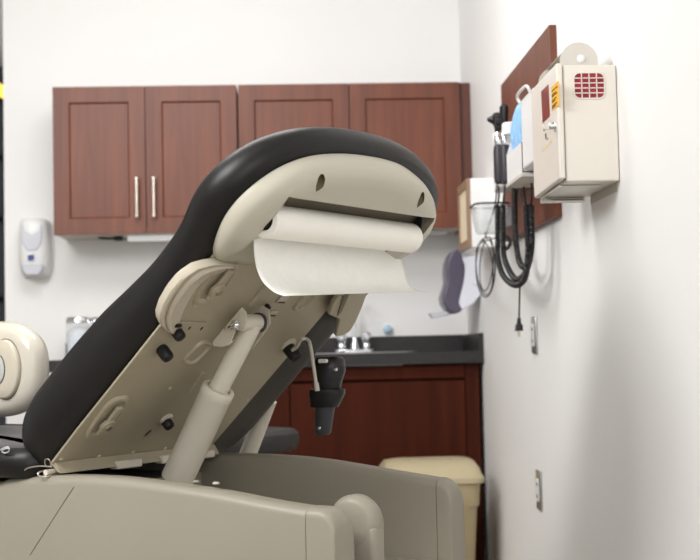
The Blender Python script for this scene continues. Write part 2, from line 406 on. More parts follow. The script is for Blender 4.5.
# ------------------------------------------------------------------ towel dispenser by the corner
Yt = 5.08
def ty(px, py): return onY(px, py, Yt)
e = empty('towel_dispenser', (XR-.07, Yt+.07, 1.05), 'curved slate and white wall dispenser hanging near the corner', 'dispenser')
def c2(x,y): return ty(330+x*.2571, 230+y*.2571)
body = [c2(*p) for p in [(512,112),(540,104),(578,100),(600,100),(600,250),(560,285),(515,312),(505,300),(500,285),(508,245),(520,200),(524,150)]]
for p in body: p.x = min(p.x, XR-.0005)
b = nb(); prism(b, body, Vector((0,.13,0))); obj('housing', b, mat('pearl plastic',(222,224,234),.3,var=.02), e, bevel=.004)
cov = [c2(*p) for p in [(500,72),(480,80),(466,95),(453,130),(452,170),(455,200),(447,230),(437,262),(440,285),(455,308),(470,322),(492,326),(515,312),(503,290),(500,275),(508,245),(518,205),(524,165),(524,135),(515,108),(508,80)]]
b = nb(); prism(b, [p-Vector((0,.006,0)) for p in cov], Vector((0,.142,0))); obj('cover', b, PURG, e, bevel=.008)
b = nb(); prism(b, [c2(*p)+Vector((0,.04,0)) for p in [(390,322),(402,316),(415,324),(440,314),(466,318),(470,330),(440,334),(405,342)]], Vector((0,.06,0))); obj('lever', b, GREYP, e, bevel=.003)

# ------------------------------------------------------------------ wood-framed box on the side wall
Yn = 4.6; xl = onY(470, 240, Yn).x
yf = 4.6*1.0; yF = 4.86; zt_ = zat(485,178,Yn); zb_ = zat(485,247,Yn)
e = empty('wall_box', (XR-.05, 4.73, zb_), 'white sided wall box with a brown frame and cream front', 'box')
obj('housing', box(nb(), (xl+.006, Yn, zb_), (XR-.0005, yF, zt_)), WHITEP, e, bevel=.003)
b = nb(); fr = .03
box(b, (xl-.006, Yn, zb_), (xl+.006, Yn+fr, zt_)); box(b, (xl-.006, yF-fr, zb_), (xl+.006, yF, zt_)); box(b, (xl-.006, Yn+fr, zb_), (xl+.006, yF-fr, zb_+fr)); box(b, (xl-.006, Yn+fr, zt_-fr), (xl+.006, yF-fr, zt_))
obj('frame', b, mat('taupe frame',(150,122,100),.5), e, smooth=0)
obj('front_panel', box(nb(), (xl-.001, Yn+fr, zb_+fr), (xl+.006, yF-fr, zt_-fr)), WARM, e, smooth=0)

# ------------------------------------------------------------------ wood board with diagnostic set
XW = .727
yw0, yw1 = 3.53, 4.35
o = obj('mounting_board', box(nb(), (XW, yw0, 1.284), (XR-.0005, yw1, 1.81)), WOODU, bevel=.001, seg=1)
tag(o, 'cherry wood board mounted on the side wall behind the instruments', 'board')
# white box of tissues / gloves nearest the sharps cabinet
XG = .625
def ypx(px, py, X): return onX(px, py, X).y
g0, g1, g2 = ypx(533.5,130,XG), ypx(521.5,130,XG), ypx(506,130,XG)
zg1 = onX(528, 92, XG).z; zg0 = onX(528, 166, XG).z
e = empty('glove_box_holder', (XW-.04,(g0+g1)/2,zg0), 'white wall holder box beside the sharps cabinet', 'holder')
b = nb(); box(b, (XG,g0,zg0), (XR-.002 if g1<yw0 else XW-.0005,g1,zg1)); obj('housing', b, WHITEP, e, bevel=.006)
b = nb(); tube(b, [(XG-.004,g0+.01,zg1-.01),(XG-.012,g0+.02,zg1+.008),(XG-.012,g1-.02,zg1+.008),(XG-.004,g1-.01,zg1-.01)], .004, sm=4); obj('handle', b, WHITEP, e)
# blue gloves holder
zh1 = onX(515, 106, XG).z; zh0 = onX(515,178,XG).z
g2b = g1+.004
e = empty('glove_dispenser', (XW-.04,(g1+g2)/2,zh0), 'white open wall dispenser on the wood board', 'dispenser')
b = nb(); zm = zh0+(zh1-zh0)*.42
t = .003
box(b, (XG,g2b,zh0), (XG+t,g2,zm)); box(b, (XG+t,g2b,zh0), (XW-.0005,g2,zh0+t)); 
prism(b, [Vector((XG,g2,zh0)),Vector((XW-.0005,g2,zh0)),Vector((XW-.0005,g2,zh1)),Vector((XG+.03,g2,zh1-.02)),Vector((XG,g2,zm))], Vector((0,t,0)))
prism(b, [Vector((XG,g2b,zh0)),Vector((XW-.0005,g2b,zh0)),Vector((XW-.0005,g2b,zh1)),Vector((XG+.03,g2b,zh1-.02)),Vector((XG,g2b,zm))], Vector((0,t,0)))
obj('housing', b, WHITEP, e, smooth=0)
b = nb(); gl = []
for k in range(5):
    yy = g2b+.02+(g2-g2b-.04)*k/4
    zt2 = zh1+.02-.03*(1-k/4)
    tube(b, [(XG+.05,yy,zh0+.02),(XG+.04,yy,zm),(XG+.03,yy+.01,zm+.06),(XG+.04,yy,zt2-.01),(XG+.05,yy-.006,zt2)], lambda q: .026-.012*q, n=10)
o = obj('blue_gloves', b, BLUEG); tag(o, 'bunch of light blue disposable gloves in the white wall dispenser', 'gloves')
# transformer / cradle
XT = .655
t0, t1 = g2+.006, ypx(490,170,XT)
zt0 = onX(495,190,XT).z; zt1_ = onX(498,140,XT).z
e = empty('wall_transformer', (XW-.03,(t0+t1)/2,zt0), 'white wall charger holding two black diagnostic handles', 'charger')
obj('housing', box(nb(), (XT+.01,t0,zt0), (XW-.0005,t1,zt1_)), WHITEP, e, bevel=.008)
obj('ledge', box(nb(), (XG-.004, g1+.0, zh0-.012), (XW-.0005, t0, zh0-.001)), SHARP2, e, bevel=.002)
for yy in (t0+.1,t0+.28):
    obj('cradle', lathe(nb(), Vector((XT,yy,zt1_-.02)), Z3, [(0,.014),(0,.022),(.03,.024),(.034,.02)]), WHITEP, e)
def scope(px, ztop_px, head, lab):
    X = XT-.008
    q0 = onX(px, 184, X); q1 = onX(px, 145, X); yy = q1.y; q0.y = yy
    z1 = onX(px,145,X).z; z0_ = onX(px,185,X).z; z2 = onX(px,132,X).z; z3 = onX(px,ztop_px,X).z
    e = empty('otoscope' if head else 'ophthalmoscope', (X,yy,z0_), lab, 'instrument')
    obj('grip', lathe(nb(), Vector((X,yy,z0_)), Z3, [(0,.008),(.004,.014),(.02,.0165),(z1-z0_-.02,.0165),(z1-z0_-.003,.014),(z1-z0_,.009)]), mat('slate grip',(52,48,56),.4), e)
    obj('collar', lathe(nb(), Vector((X,yy,z1)), Z3, [(0,.011),(.01,.013),(z2-z1-.005,.012),(z2-z1,.009)]), CHROME, e)
    b = nb(); hz = z3-z2
    if head:
        lathe(b, Vector((X,yy,z2)), Z3, [(0,.009),(hz*.3,.012),(hz*.55,.02),(hz*.8,.021),(hz,.012)])
        lathe(b, Vector((X-.01,yy,z2+hz*.65)), Vector((-1,.3,.15)), [(0,.014),(.012,.011),(.022,.005)], n=14)
    else:
        lathe(b, Vector((X,yy,z2)), Z3, [(0,.009),(hz*.3,.013),(hz*.5,.017),(hz*.9,.019),(hz,.01)], su=1, sv=.7)
        lathe(b, Vector((X-.008,yy,z2+hz*.35)), Vector((-1,0,0)), [(0,.012),(.018,.012),(.02,.001)], n=14)
    obj('head', b, BLK, e)
scope(498.5, 112, True, 'black otoscope with slate grip, the left one of the pair')
scope(505, 103, False, 'black ophthalmoscope with slate grip, taller and nearer of the pair')
# ledge underside and coiled cords
XCd = .675
def cord(name, pts, lab, R=.0063, r=.0032, pitch=.007, pl=True, tails=None):
    e = nb(); coil(e, [onX(x,y,XCd+dx) for x,y,dx in pts], R, r, pitch)
    if tails:
        for tl in tails: tube(e, [onX(x,y,XCd+dx) for x,y,dx in tl], .003)
    o = obj(name, e, BLK); return tag(o, lab, 'cord', 'coiled instrument cords')
cord('coiled_cord', [(497.5,205,-.01),(497.5,235,-.01),(498,258,-.01),(503,275,-.01),(512,284,-.01),(520,284,-.01),(526,274,-.01),(528,250,-.01),(527,225,-.01),(526,206,-.01)], 'black coiled cord forming the outermost left loop below the charger', tails=[[(497.5,206,-.01),(499,195,-.015),(498.5,186,-.02)],[(526,206,-.01),(524,190,-.01),(524,180,0)]])
cord('coiled_cord', [(503,205,.0),(503,235,.0),(504,256,.0),(509,270,.0),(516,279,0),(524,275,.0),(530,258,.0),(532,235,.0),(531,205,.0)], 'black coiled cord hanging in a long loop behind the outermost cord', tails=[[(503,206,0),(504,195,-.01),(505,186,-.02)],[(531,206,0),(532,190,0),(530,172,.0)]])
cord('coiled_cord', [(514.5,188,.012),(515,215,.012),(516,240,.012),(519,260,.012),(524,267,.012),(529,258,.012),(529.5,235,.012),(529,212,.012)], 'black coiled cord hanging in the inner right loop on the board', tails=[[(514.5,189,.012),(514,182,.012),(514,178,.012)],[(529,213,.012),(521,195,.012),(520,180,.012)]])
# thin looped power cord
b = nb(); pts = []
for (cx_, cy__, rx, ry, tl, x_) in ((485.5,267,9.6,30,0,.655),(486.5,264,6.5,27,2.5,.662),(484.5,268,8.3,27,-2.5,.668)):
    for k in range(12):
        q = 2*math.pi*k/12; pts.append(onX(cx_+rx*math.sin(q)+tl*math.cos(q)*.8, cy__-ry*math.cos(q), x_+.005*k/12))
pts = [onX(497,184,.66), onX(495,205,.66), onX(489,225,.657)] + pts + [onX(489,240,.69), onX(497,238,.70), onX(504,242,.705)]
tube(b, pts, .0022, n=8, sm=4)
o = obj('looped_cord', b, BLK); tag(o, 'thin black cord wound in loops hanging left of the coiled cords', 'cord')
tp = onX(476,283,.668); b = nb(); obox(b, tp, Vector((1,0,0)), Vector((0,1,0)), Z3, .006, .016, .009); o2 = obj('cord_tie', b, WHITEP, o, bevel=.002)
b = nb(); tube(b, [onX(502,240,.69),onX(506,249,.69),onX(510,243,.69),onX(506,236,.69),onX(502,243,.69),onX(505,248,.69)], .0055); o2 = obj('tube_knot', b, BLK); tag(o2, 'small knotted black tubing beside the clear bin', 'tubing')
# plug
e = empty('power_plug', onX(519,338,.70), 'black two prong plug hanging on its cord below the loops', 'plug')
b = nb(); tube(b, [onX(520,283,.70),onX(519.5,300,.70),onX(519,319,.70)], .0028, n=8); obj('cord', b, BLK, e)
p1 = onX(519,318,.70); p2 = onX(519,331,.70)
b = nb(); loft(b, [[p+Vector((x*w1,y*w1*1.6,0)) for x,y in rrect(0,0,2,2,.5)] for p,w1 in ((p1,.005),(p1.lerp(p2,.4),.006),(p1.lerp(p2,.55),.010),(p2,.0115))]); obj('plug_body', b, BLK, e)
for dy in (-.0075,.0075): obj('prong', box(nb(), (p2.x-.003,p2.y+dy-.001-.002,p2.z-.018), (p2.x+.003,p2.y+dy+.001,p2.z+.001)), NICK, e)
# clear specula bin
XS = .60
q0 = onX(477,206,XS); q1 = onX(507,206,XS)
e = empty('specula_bin', (XS+.05,(q0.y+q1.y)/2,onX(492,232,XS).z), 'clear plastic bin with a dark rim hanging below the instrument handles', 'bin')
cy = 4.24; c0 = Vector((.655,cy,1.0))
zt3 = onX(490,204,.655).z; zb3 = onX(490,232,.655).z
def el(z, f): return [Vector((.66+x*f, cy+y*f, z)) for x,y in rrect(0,0,.11,.16,.03)]
b = nb(); loft(b, [el(zt3,1), el(zb3+.01,.78), el(zb3,.7)], cap0=False); obj('tub', b, CLEAR, e, solid=.002)
b = nb(); P = [p for p in el(zt3,1.02)]; tube(b, P+[P[0]], .003, sm=0); obj('rim', b, DKG, e)
b = nb(); box(b, (.69,cy-.03,zb3+.02),(XW-.0005,cy+.03,zt3-.01)); obj('bracket', b, GREYP, e)

# ------------------------------------------------------------------ sharps cabinet
XD = .61; Y0 = 2.90; Y1 = 3.20; zs1 = 1.561; zs0 = 1.298
e = empty('sharps_cabinet', ((XD+XR)/2, (Y0+Y1)/2, zs0), 'beige metal locking sharps cabinet with a red gridded window on its end', 'sharps container')
bd = obj('housing', box(nb(), (XD+.016,Y0,zs0), (XR-.0012,Y1,zs1)), SHARP, e, bevel=.004)
b = nb()     # door, bottom edge slanting back
xa = XD; hexa(b, [Vector((xa,Y0-.004,zs0+.006)),Vector((xa+.0145,Y0-.004,zs0+.006)),Vector((xa+.0145,Y1+.002,zs0-.002)),Vector((xa,Y1+.002,zs0-.002)), Vector((xa,Y0-.004,zs1+.004)),Vector((xa+.0145,Y0-.004,zs1+.004)),Vector((xa+.0145,Y1+.002,zs1+.004)),Vector((xa,Y1+.002,zs1+.004))])
door = obj('door', b, SHARP, e, bevel=.004)
obj('wall_plate', box(nb(), (XR-.0011,Y0+.03,zs0-.02), (XR-.0003,Y1-.01,zs1+.015)), SHARP2, e, bevel=.002)
# gridded window on the near end: red plate with beige bars
gp0 = onY(574.5,98.3,Y0); gp1 = onY(603.5,73,Y0)
cx, cz = (gp0.x+gp1.x)/2, (gp0.z+gp1.z)/2; ww, hh = gp1.x-gp0.x, gp1.z-gp0.z
b = nb(); prism(b, [Vector((x,Y0-.0012,z)) for x,z in rrect(cx,cz,ww,hh,.012)], Vector((0,.001,0))); win = obj('red_window', b, REDP, e)
b = nb()
for k in range(1,4): x = cx-ww/2+ww*k/4; box(b, (x-.0011,Y0-.003,cz-hh/2), (x+.0011,Y0-.0008,cz+hh/2))
for k in range(1,5): z = cz-hh/2+hh*k/5; box(b, (cx-ww/2,Y0-.003,z-.0011), (cx+ww/2,Y0-.0008,z+.0011))
fr_o = rrect(cx,cz,ww+.006,hh+.006,.0145); fr_i = rrect(cx,cz,ww-.001,hh-.001,.012)
loft(b, [[Vector((x,Y0-.0003,z)) for x,z in fr_o],[Vector((x,Y0-.0022,z)) for x,z in rrect(cx,cz,ww+.004,hh+.004,.0135)],[Vector((x,Y0-.0022,z)) for x,z in fr_i],[Vector((x,Y0-.0008,z)) for x,z in fr_i]], cap0=False, cap1=False)
obj('grille', b, SHARP, win, smooth=0)
def onDoor(pts, th, m, name, par=door):
    b = nb(); prism(b, [onX(x,y,XD-th) for x,y in pts], Vector((th,0,0))); return obj(name, b, m, par, smooth=0)
onDoor([(541,91.5),(548,84.5),(549.5,116),(542.5,123)], .0012, REDD, 'red_window')
yl = onDoor([(551.2,87.5),(558.0,81),(558.4,105),(552,111)], .0012, YEL, 'warning_label')
for k,(t_,l) in enumerate(((.12,1),(.3,.75),(.38,.9),(.55,.8),(.63,.6),(.8,.9),(.88,.7))):
    xA, xB = 551.7, 551.7+5.6*l
    yA = 88+23*t_; yB = yA-.93*5.6*l
    onDoor([(xA,yA),(xB,yB),(xB,yB+1.0),(xA,yA+1.0)], .0018, INK, 'printed_line', yl)
for pts in ([(545,127),(546,126),(546,129),(545,130)], [(546.6,124.8),(547.6,124),(547.6,127),(546.6,128)], [(545,134),(546,133),(546.3,138),(545.3,139)], [(546.5,139),(548,137.6),(548,138.6),(546.5,140)], [(543.5,129),(544.2,128.4),(544.2,131),(543.5,131.6)]):
    onDoor(pts, .0008, INK, 'printed_mark')
for k in range(5):
    x_ = 542+k*2.1; y_ = 149-k*2.2
    onDoor([(x_,y_),(x_+1.3,y_-1.3),(x_+1.3,y_+2),(x_,y_+3.2)], .0008, mat('pale gold print',(214,196,150),.5), 'printed_mark')
lp = onX(556,126,XD)
k = obj('lock', lathe(nb(), lp, Vector((-1,0,0)), [(0,.012),(.003,.012),(.004,.009),(.014,.008),(.016,.006)]), CHROME, door)
obj('key', box(nb(), (lp.x-.03,lp.y-.0015,lp.z-.008), (lp.x-.0155,lp.y+.0015,lp.z+.006)), NICK, k, bevel=.001)
# top chute with rounded ends
b = nb()
def dshape(y): 
    c = Vector((.668, y, zs1+.012)); P = [Vector((XD+.02,y,zs1-.001))]
    for i in range(13):
        t = math.pi*(1-i/12); P.append(c+Vector((.044*math.cos(t),0,.044*max(0,math.sin(t)))))
    P.append(Vector((.712,y,zs1-.001))); return P
obj('chute_cheek', prism(nb(), dshape(Y0+.02), Vector((0,.003,0))), SHARP2, e, smooth=0); prism(b, dshape(Y1-.023), Vector((0,.003,0)))
ch = obj('chute_cheek', b, SHARP2, e, smooth=0)
b = nb()
ar = [(c_.x,c_.z) for c_ in dshape(0)[5:]]
loft(b, [[Vector((x,Y0+.023,z)) for x,z in ar],[Vector((x,Y1-.023,z)) for x,z in ar]], close=False)
obj('chute', b, SHARP2, e, solid=.0015)
bp = onY(581,58.5,Y0+.018); obj('chute_bolt', lathe(nb(), Vector((bp.x,Y0+.0205,bp.z)), Vector((0,-1,0)), [(0,.009),(.003,.009),(.006,.005),(.0065,.001)]), WHITEP, e)
# folded bracket below
b = nb(); zq = zs0-.001
box(b, (XD+.012,Y0+.06,zq-.004),(XD+.11,Y1-.01,zq)); box(b, (XD+.012,Y1-.016,zq-.015),(XD+.11,Y1-.012,zq-.004)); 
for k in range(3): box(b, (XD+.012,Y1-.06,zq-.0062-.0045*k),(XD+.112,Y1-.012,zq-.0045-.0045*k))
obj('bottom_bracket', b, SHARP2, e, smooth=0)

# ------------------------------------------------------------------ outlet plates
def plate(px, py0, py1, lab, switch):
    y = ypx(px, (py0+py1)/2, XR); z1 = onX(px,py0,XR).z; z0_ = onX(px,py1,XR).z
    e = empty('outlet_plate', (XR-.003,y,z0_), lab, 'outlet')
    obj('cover_plate', box(nb(), (XR-.007,y-.036,z0_), (XR-.0005,y+.036,z1)), STEEL, e, bevel=.003)
    zc = (z0_+z1)/2
    b = nb(); box(b, (XR-.0095,y-.017,zc-.034), (XR-.0072,y+.017,zc+.034)); obj('socket', b, WHITEP, e, bevel=.002)
    b = nb()
    for dz in (-.018,.018):
        for dy in (-.006,.006): obj('slot', box(nb(), (XR-.0105,y+dy-.001,zc+dz-.005),(XR-.0096,y+dy+.001,zc+dz+.005)), BLK, e, smooth=0)
plate(535.5, 316.5, 353.5, 'steel outlet plate on the side wall below the hanging plug', 0)
plate(540.3, 470.5, 509.5, 'steel outlet plate low on the side wall near the tan bin', 1)

# ------------------------------------------------------------------ tan waste bin
Yq = 4.62; zr = zat(450, 478.5, Yq)
xA = onY(379,478,4.70).x; xB = onY(486.5,478,Yq).x
cx, cy = (xA+xB)/2, 4.79; hw, hd = (xB-xA)/2, .17
e = empty('waste_bin', (cx,cy,0), 'tan plastic waste bin with a domed swing lid beside the side wall', 'waste bin')
def rr(z, fx, fy): return [Vector((x,y,z)) for x,y in rrect(cx,cy,2*hw*fx,2*hd*fy,.05)]
b = nb(); loft(b, [rr(0,.72,.72), rr(.01,.75,.75), rr(zr-.11,.86,.88), rr(zr-.10,.90,.92), rr(zr-.02,.92,.94)]); obj('body', b, TAND, e)
b = nb(); loft(b, [rr(zr-.022,1,1), rr(zr,1,1), rr(zr+.004,.97,.97), rr(zr+.03,.92,.86), rr(zr+.052,.85,.6), rr(zr+.060,.72,.3)]); obj('lid', b, TAN, e, bevel=.004)
b = nb()
for sx_ in (-1,1):
    b = nb(); tube(b, [(cx+sx_*hw*.62,cy-hd*.84,zr+.029),(cx+sx_*hw*.40,cy-hd*.35,zr+.058)], .0025, sm=0)
    obj('lid_rib', b, mat('tan shadow line',(160,140,100),.5), e)

# ------------------------------------------------------------------ rolling stool behind the table
st = onY(250, 441, 4.35); 
e = empty('rolling_stool', (st.x,4.35,0), 'round charcoal rolling stool behind the exam table', 'stool')
zs = zat(250,429,4.35)
obj('seat', lathe(nb(), Vector((st.x,4.35,zs-.075)), Z3, [(0,.13),(.006,.15),(.03,.162),(.06,.160),(.073,.145),(.078,.08),(.079,.001)], n=40), mat('charcoal vinyl',(52,51,50),.6), e)
obj('column', cyl(nb(), Vector((st.x,4.35,.1)), Vector((st.x,4.35,zs-.076)), .025), CHROME, e)
for k in range(5):
    q = 2*math.pi*k/5+.3; d = Vector((math.cos(q),math.sin(q),0)); c = Vector((st.x,4.35,.09))
    lg = obj('leg', tube(nb(), [c+d*.02+Z3*.02, c+d*.14+Z3*.005, c+d*.26-Z3*.02], .014, sm=3), BLK, e)
    w0 = c+d*.26; w0.z = .026; t_ = Vector((-d.y,d.x,0)); obj('caster', cyl(nb(), w0-t_*.02, w0+t_*.02, .0255), RUB, lg)

# ================================================================== EXAM TABLE
T = empty('exam_table', W(-.55,.28,0), 'putty and black medical exam table with its back raised', 'exam table')
# ---- back cushion
def near_b(s): return interp([(-.03,.0),(.57,-.008),(.60,-.022),(.66,-.052)], s)
def interp(tab, x):
    if x <= tab[0][0]: return tab[0][1]
    for (x0_,y0_),(x1_,y1_) in zip(tab, tab[1:]):
        if x <= x1_: 
            t = (x-x0_)/(x1_-x0_); return y0_+(y1_-y0_)*t
    return tab[-1][1]
outl = [(-.045,.03),(-.03,.006),(.0,-.006),(.1,-.008),(.2,-.006),(.3,.0),(.4,.003),(.5,.0),(.571,-.010),(.62,-.034),(.66,-.053),(.695,-.057),(.729,-.048),(.779,-.020),(.812,.022),(.832,.080),(.845,.165),(.849,.26),(.846,.34),(.832,.425),(.808,.51),(.775,.585),(.73,.636),(.685,.655),(.64,.655),(.59,.640),(.54,.630),(.45,.624),(.3,.622),(.15,.622),(.0,.620),(-.03,.612),(-.045,.59)]
def resample(pts, n, closed=True):
    P = [Vector((x,y,0)) for x,y in pts]
    if closed: P = P+[P[0]]
    L = [0]
    for i in range(1,len(P)): L.append(L[-1]+(P[i]-P[i-1]).length)
    out = []; j = 0; m = n if closed else n-1
    for k in range(n):
        s = L[-1]*k/m
        while j < len(L)-2 and L[j+1] < s: j += 1
        out.append(P[j].lerp(P[j+1], (s-L[j])/(L[j+1]-L[j])))
    return out
OL = resample(outl, 120)
for _ in range(5): OL = [(OL[i-1]+OL[i]*2+OL[(i+1)%len(OL)])/4 for i in range(len(OL))]
def offs(P, d):
    n = len(P); out = []
    for i in range(n):
        t = (P[(i+1)%n]-P[i-1]).normalized(); nn = Vector((t.y,-t.x,0))
        out.append(P[i]+nn*d)
    return out
cen = Vector((.4,.31,0))
sgn = 1 if (offs(OL,.01)[20]-cen).length > (OL[20]-cen).length else -1
def OFF(d): 
    Q = offs(OL, d*sgn)
    if d < -.02:      # smooth deep insets
        for _ in range(int(-d*120)): Q = [(Q[i-1]+Q[i]*2+Q[(i+1)%len(Q)])/4 for i in range(len(Q))]
    return Q
def thick(s): return interp([(-.05,.130),(.05,.143),(.2,.140),(.3,.135),(.45,.110),(.57,.101),(.63,.101),(.68,.096),(.78,.088),(.86,.078)], s)
rings = []
for h, d in ((.001,-.03),(.0,-.004),(.04,.008),(.16,.019),(.36,.025),(.58,.022),(.78,.011),(.92,-.008),(1.0,-.035),(1.03,-.08),(1.04,-.14),(1.04,-.20)):
    rings.append([SB(p.x, p.y, h*thick(q.x)) for p, q in zip(OFF(d), OL)])
b = nb(); loft(b, rings)
obj('back_cushion', b, VINYL, T, smooth=80, sub=1)
# ---- metal pan under the back
b = nb()
def panring(h, ins): return [SB(s, bb, h) for s, bb in ((.004+ins,-.004+ins*.5),(.1,-.006+ins*.5),(.3,-.001+ins*.5),(.5,.002+ins*.5),(.585,-.004+ins*.5),(.60,.02+ins),(.60,.50),(.585,.506-ins),(.3,.506-ins),(.004+ins,.500-ins))]
loft(b, [panring(-.0008,0), panring(-.0042,0), panring(-.0054,.002)])
obj('back_pan', b, PAN, T, smooth=30)
HB = -.0056
# embossed ribs on the pan (broad shallow pressings)
def emboss(px, py, ls, lb, rot=0, name='embossed_recess', mm=PAN, hgt=.006, rad=.6):
    c = PL(px,py,HB); u = (S*math.cos(rot)+B*math.sin(rot)); v = (B*math.cos(rot)-S*math.sin(rot)); b = nb(); R = []
    for f, h in ((1.0,0),(.93,hgt*.8),(.84,hgt),(.76,hgt*.7),(.70,.001)):
        R.append([c+u*(x*f*ls)+v*(y*f*lb)-N*h for x,y in [(math.copysign(abs(math.cos(t))**rad,math.cos(t)),math.copysign(abs(math.sin(t))**rad,math.sin(t))) for t in [2*math.pi*i/36 for i in range(36)]]])
    loft(b, R, cap0=False); return obj(name, b, mm, T)
r1 = emboss(107,417,.062,.034,-.10); r2 = emboss(216,282,.062,.036,-.12)
for r_, (px,py) in ((r1,(107,417)),(r2,(217,281))):
    c = PL(px,py,HB); 
    b = nb(); obox(b, c-N*.010, S, B, N, .040, .0085, .004); k = obj('latch_arm', b, PAN, r_, bevel=.003)
    b = nb(); cyl(b, c-N*.008-S*.012, c-N*.018-S*.012, .017, n=24); obj('latch_boss', b, PAN, r_, bevel=.002)
    b = nb(); cyl(b, c-N*.018-S*.012, c-N*.022-S*.012, .007, n=6); obj('bolt', b, NICK, r_)
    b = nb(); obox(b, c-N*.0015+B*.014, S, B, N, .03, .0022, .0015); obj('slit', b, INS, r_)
emboss(197,352,.034,.026,0.2,'pressed_dimple'); 
# long shallow pressed channel beside the strut
b = nb(); q = [PL(222,360,HB),PL(262,300,HB)]
for (xa,ya,xb,yb,wd_) in ((249,305,268,282,.012),(203,372,190,392,.010),):
    p_, r__ = PL(xa,ya,HB), PL(xb,yb,HB); obj('pressed_channel', tube(nb(), [p_, p_.lerp(r__,.5)-N*.001, r__], wd_*.5, n=12, sm=0), PAN, T)
# far latch plates (by the paper)
for (px,py,ls,lb) in ((282,299,.022,.014),(273,312,.010,.012)):
    c = PL(px,py,HB); b = nb(); obox(b, c-N*.002, S, B, N, ls*.5, lb, .002); k = obj('clip_plate', b, CREAM2, T, bevel=.002)
    b = nb(); obox(b, c-N*.0045-S*.006, S, B, N, .0016, lb*.8, .0008); obj('slit', b, BLK, k)
c = PL(265.5,305.5,HB); b = nb(); obox(b, c-N*.006, S, B, N, .006,.004,.006); obj('stop_block', b, BLK, T, bevel=.001)
c = PL(300,300,HB); emboss(304,300,.03,.02,.1,'pressed_dimple')
# black bumper row plate
b = nb(); P = [PL(*p,HB-.001) for p in ((174,326),(176,335),(203,333),(207,328),(206,322),(180,321))]; prism(b, P, -N*.003); k = obj('latch_plate', b, PAN, T, bevel=.001)
for px,py in ((189.5,328),(201.5,328.5)):
    c = PL(px,py,HB-.004); b = nb(); obox(b, c, S, B, N, .004,.0022,.0008); obj('slot', b, BLK, k)
b = nb(); obox(b, PL(178,325.5,HB-.006), S, B, N, .003,.008,.003); obj('clip', b, BLK, k)
def bumper(px, py, r, l, col=True, tilt=None):
    c = PL(px,py,HB); d = -N
    if col: 
        kk = obj('bumper_collar', lathe(nb(), c+S*.004, d, [(0,r*1.35),(.003,r*1.35),(.006,r*1.05),(.006,.001)]), CREAM2, T)
    b = nb(); lathe(b, c, d, [(0,r*.85),(.004,r),(l*.8,r),(l*.95,r*.85),(l,r*.6),(l,.001)]); return obj('rubber_bumper', b, RUB, T)
bumper(161,348,.0125,.03,False); bumper(176,331,.0115,.02,False); bumper(165,420,.0115,.022); bumper(287,346,.0145,.04)
for px,py in ((148,433),): 
    b = nb(); obox(b, PL(px,py,HB-.0005), (S+B*.3).normalized(), (B-S*.3).normalized(), N, .009,.0018,.0006); obj('slot', b, BLK, T)
for px,py in ((99,456),(133,452),(165,448.5),(61,459),(247,400),(170,388),(195,305)):
    obj('rivet', lathe(nb(), PL(px,py,HB), -N, [(0,.0045),(.0015,.0045),(.003,.002),(.003,.001)], n=12), CREAM2, T)
# ---- side grips: near crescent, far flap
def grip(outer, inner, h0, h1):
    b = nb(); n = 22
    o_ = resample(outer, n, False); i_ = resample(inner, n, False)
    def P(v, h): return PL(v.x, v.y, h)
    secs = []
    for k in range(n):
        a_, c_ = o_[k], i_[k]; m_ = a_.lerp(c_, .16); g1_ = a_.lerp(c_,.3); g2_ = a_.lerp(c_,.75)
        secs.append([P(a_,h1)+N*(h0-h1)*-0.0, P(a_,h1), P(m_,h1-.004), P(g1_,h1+.006), P(g2_,h1+.008), P(c_,h1+.012), P(c_,h1+.012)+N*(h0-h1-.012), P(a_,h1)+N*(h0-h1)])
        secs[-1] = secs[-1][1:]
    loft(b, secs)
    mid = [P(o_[k].lerp(i_[k], .42), h1+.001) for k in range(1, n-1)]; tube(b, mid, lambda q: .0045+.0035*math.sin(math.pi*q), n=8, sm=0)
    return obj('side_grip', b, CREAM2, T, smooth=50, bevel=.002)
grip([(238,264.5),(226,263.5),(211,264),(196,268),(182,277.5),(171,291),(163,305),(159.5,316),(160.5,325),(166,331),(173,334)],
     [(238,270),(229,271),(219,273.5),(207,279),(198,287),(191,297),(185,308),(181,318),(179,325),(178,329),(176,334)], -.0045, -.020)
b = nb(); P = [PL(*p,-.02) for p in ((336,292),(364,290),(359,304),(353,318),(347,328),(340,332),(333,333.5),(334,326),(337,316),(326,311),(330,300))]
prism(b, P, -N*.012); obj('side_grip', b, PAN, T, bevel=.003)
b = nb(); P = [PL(*p,-.034) for p in ((345,292),(350,292),(341,312),(337,316))]; prism(b, P, -N*.001); 
obj('grip_crease', b, INS, T)
# ---- head cover
co = [(.560,-.004),(.575,-.010),(.60,-.024),(.63,-.041),(.66,-.053),(.695,-.056),(.729,-.047),(.779,-.019),(.812,.023),(.832,.080),(.845,.165),(.849,.26),(.846,.34),(.830,.415),(.806,.495),(.773,.560),(.74,.593),(.70,.603),(.66,.590),(.61,.565),(.575,.545),(.560,.53)]
CL = resample(co, 150)
for _ in range(14): CL = [(CL[i-1]+CL[i]*2+CL[(i+1)%len(CL)])/4 for i in range(len(CL))]
sg2 = 1 if (offs(CL,.01)[16]-Vector((.7,.3,0))).length > (CL[16]-Vector((.7,.3,0))).length else -1
def cring(h, d, low=0):
    out = []
    for p, q in zip(offs(CL, d*sg2), CL):
        s = p.x
        k = interp([(.56,1),(.60,.35),(.64,0)], q.x)     # lower lip slopes back to the pan
        out.append(SB(s, p.y, h*(1-.55*k*low)))
    return out
b = nb(); loft(b, [cring(-.0005,-.001), cring(-.008,0,1), cring(-.022,-.003,1), cring(-.035,-.010,1), cring(-.044,-.024,1), cring(-.046,-.045,1)])
cv = obj('head_cover', b, COVER, T, smooth=70)
HOLE = mat('shadowed screw recess', (104,92,70), .7)
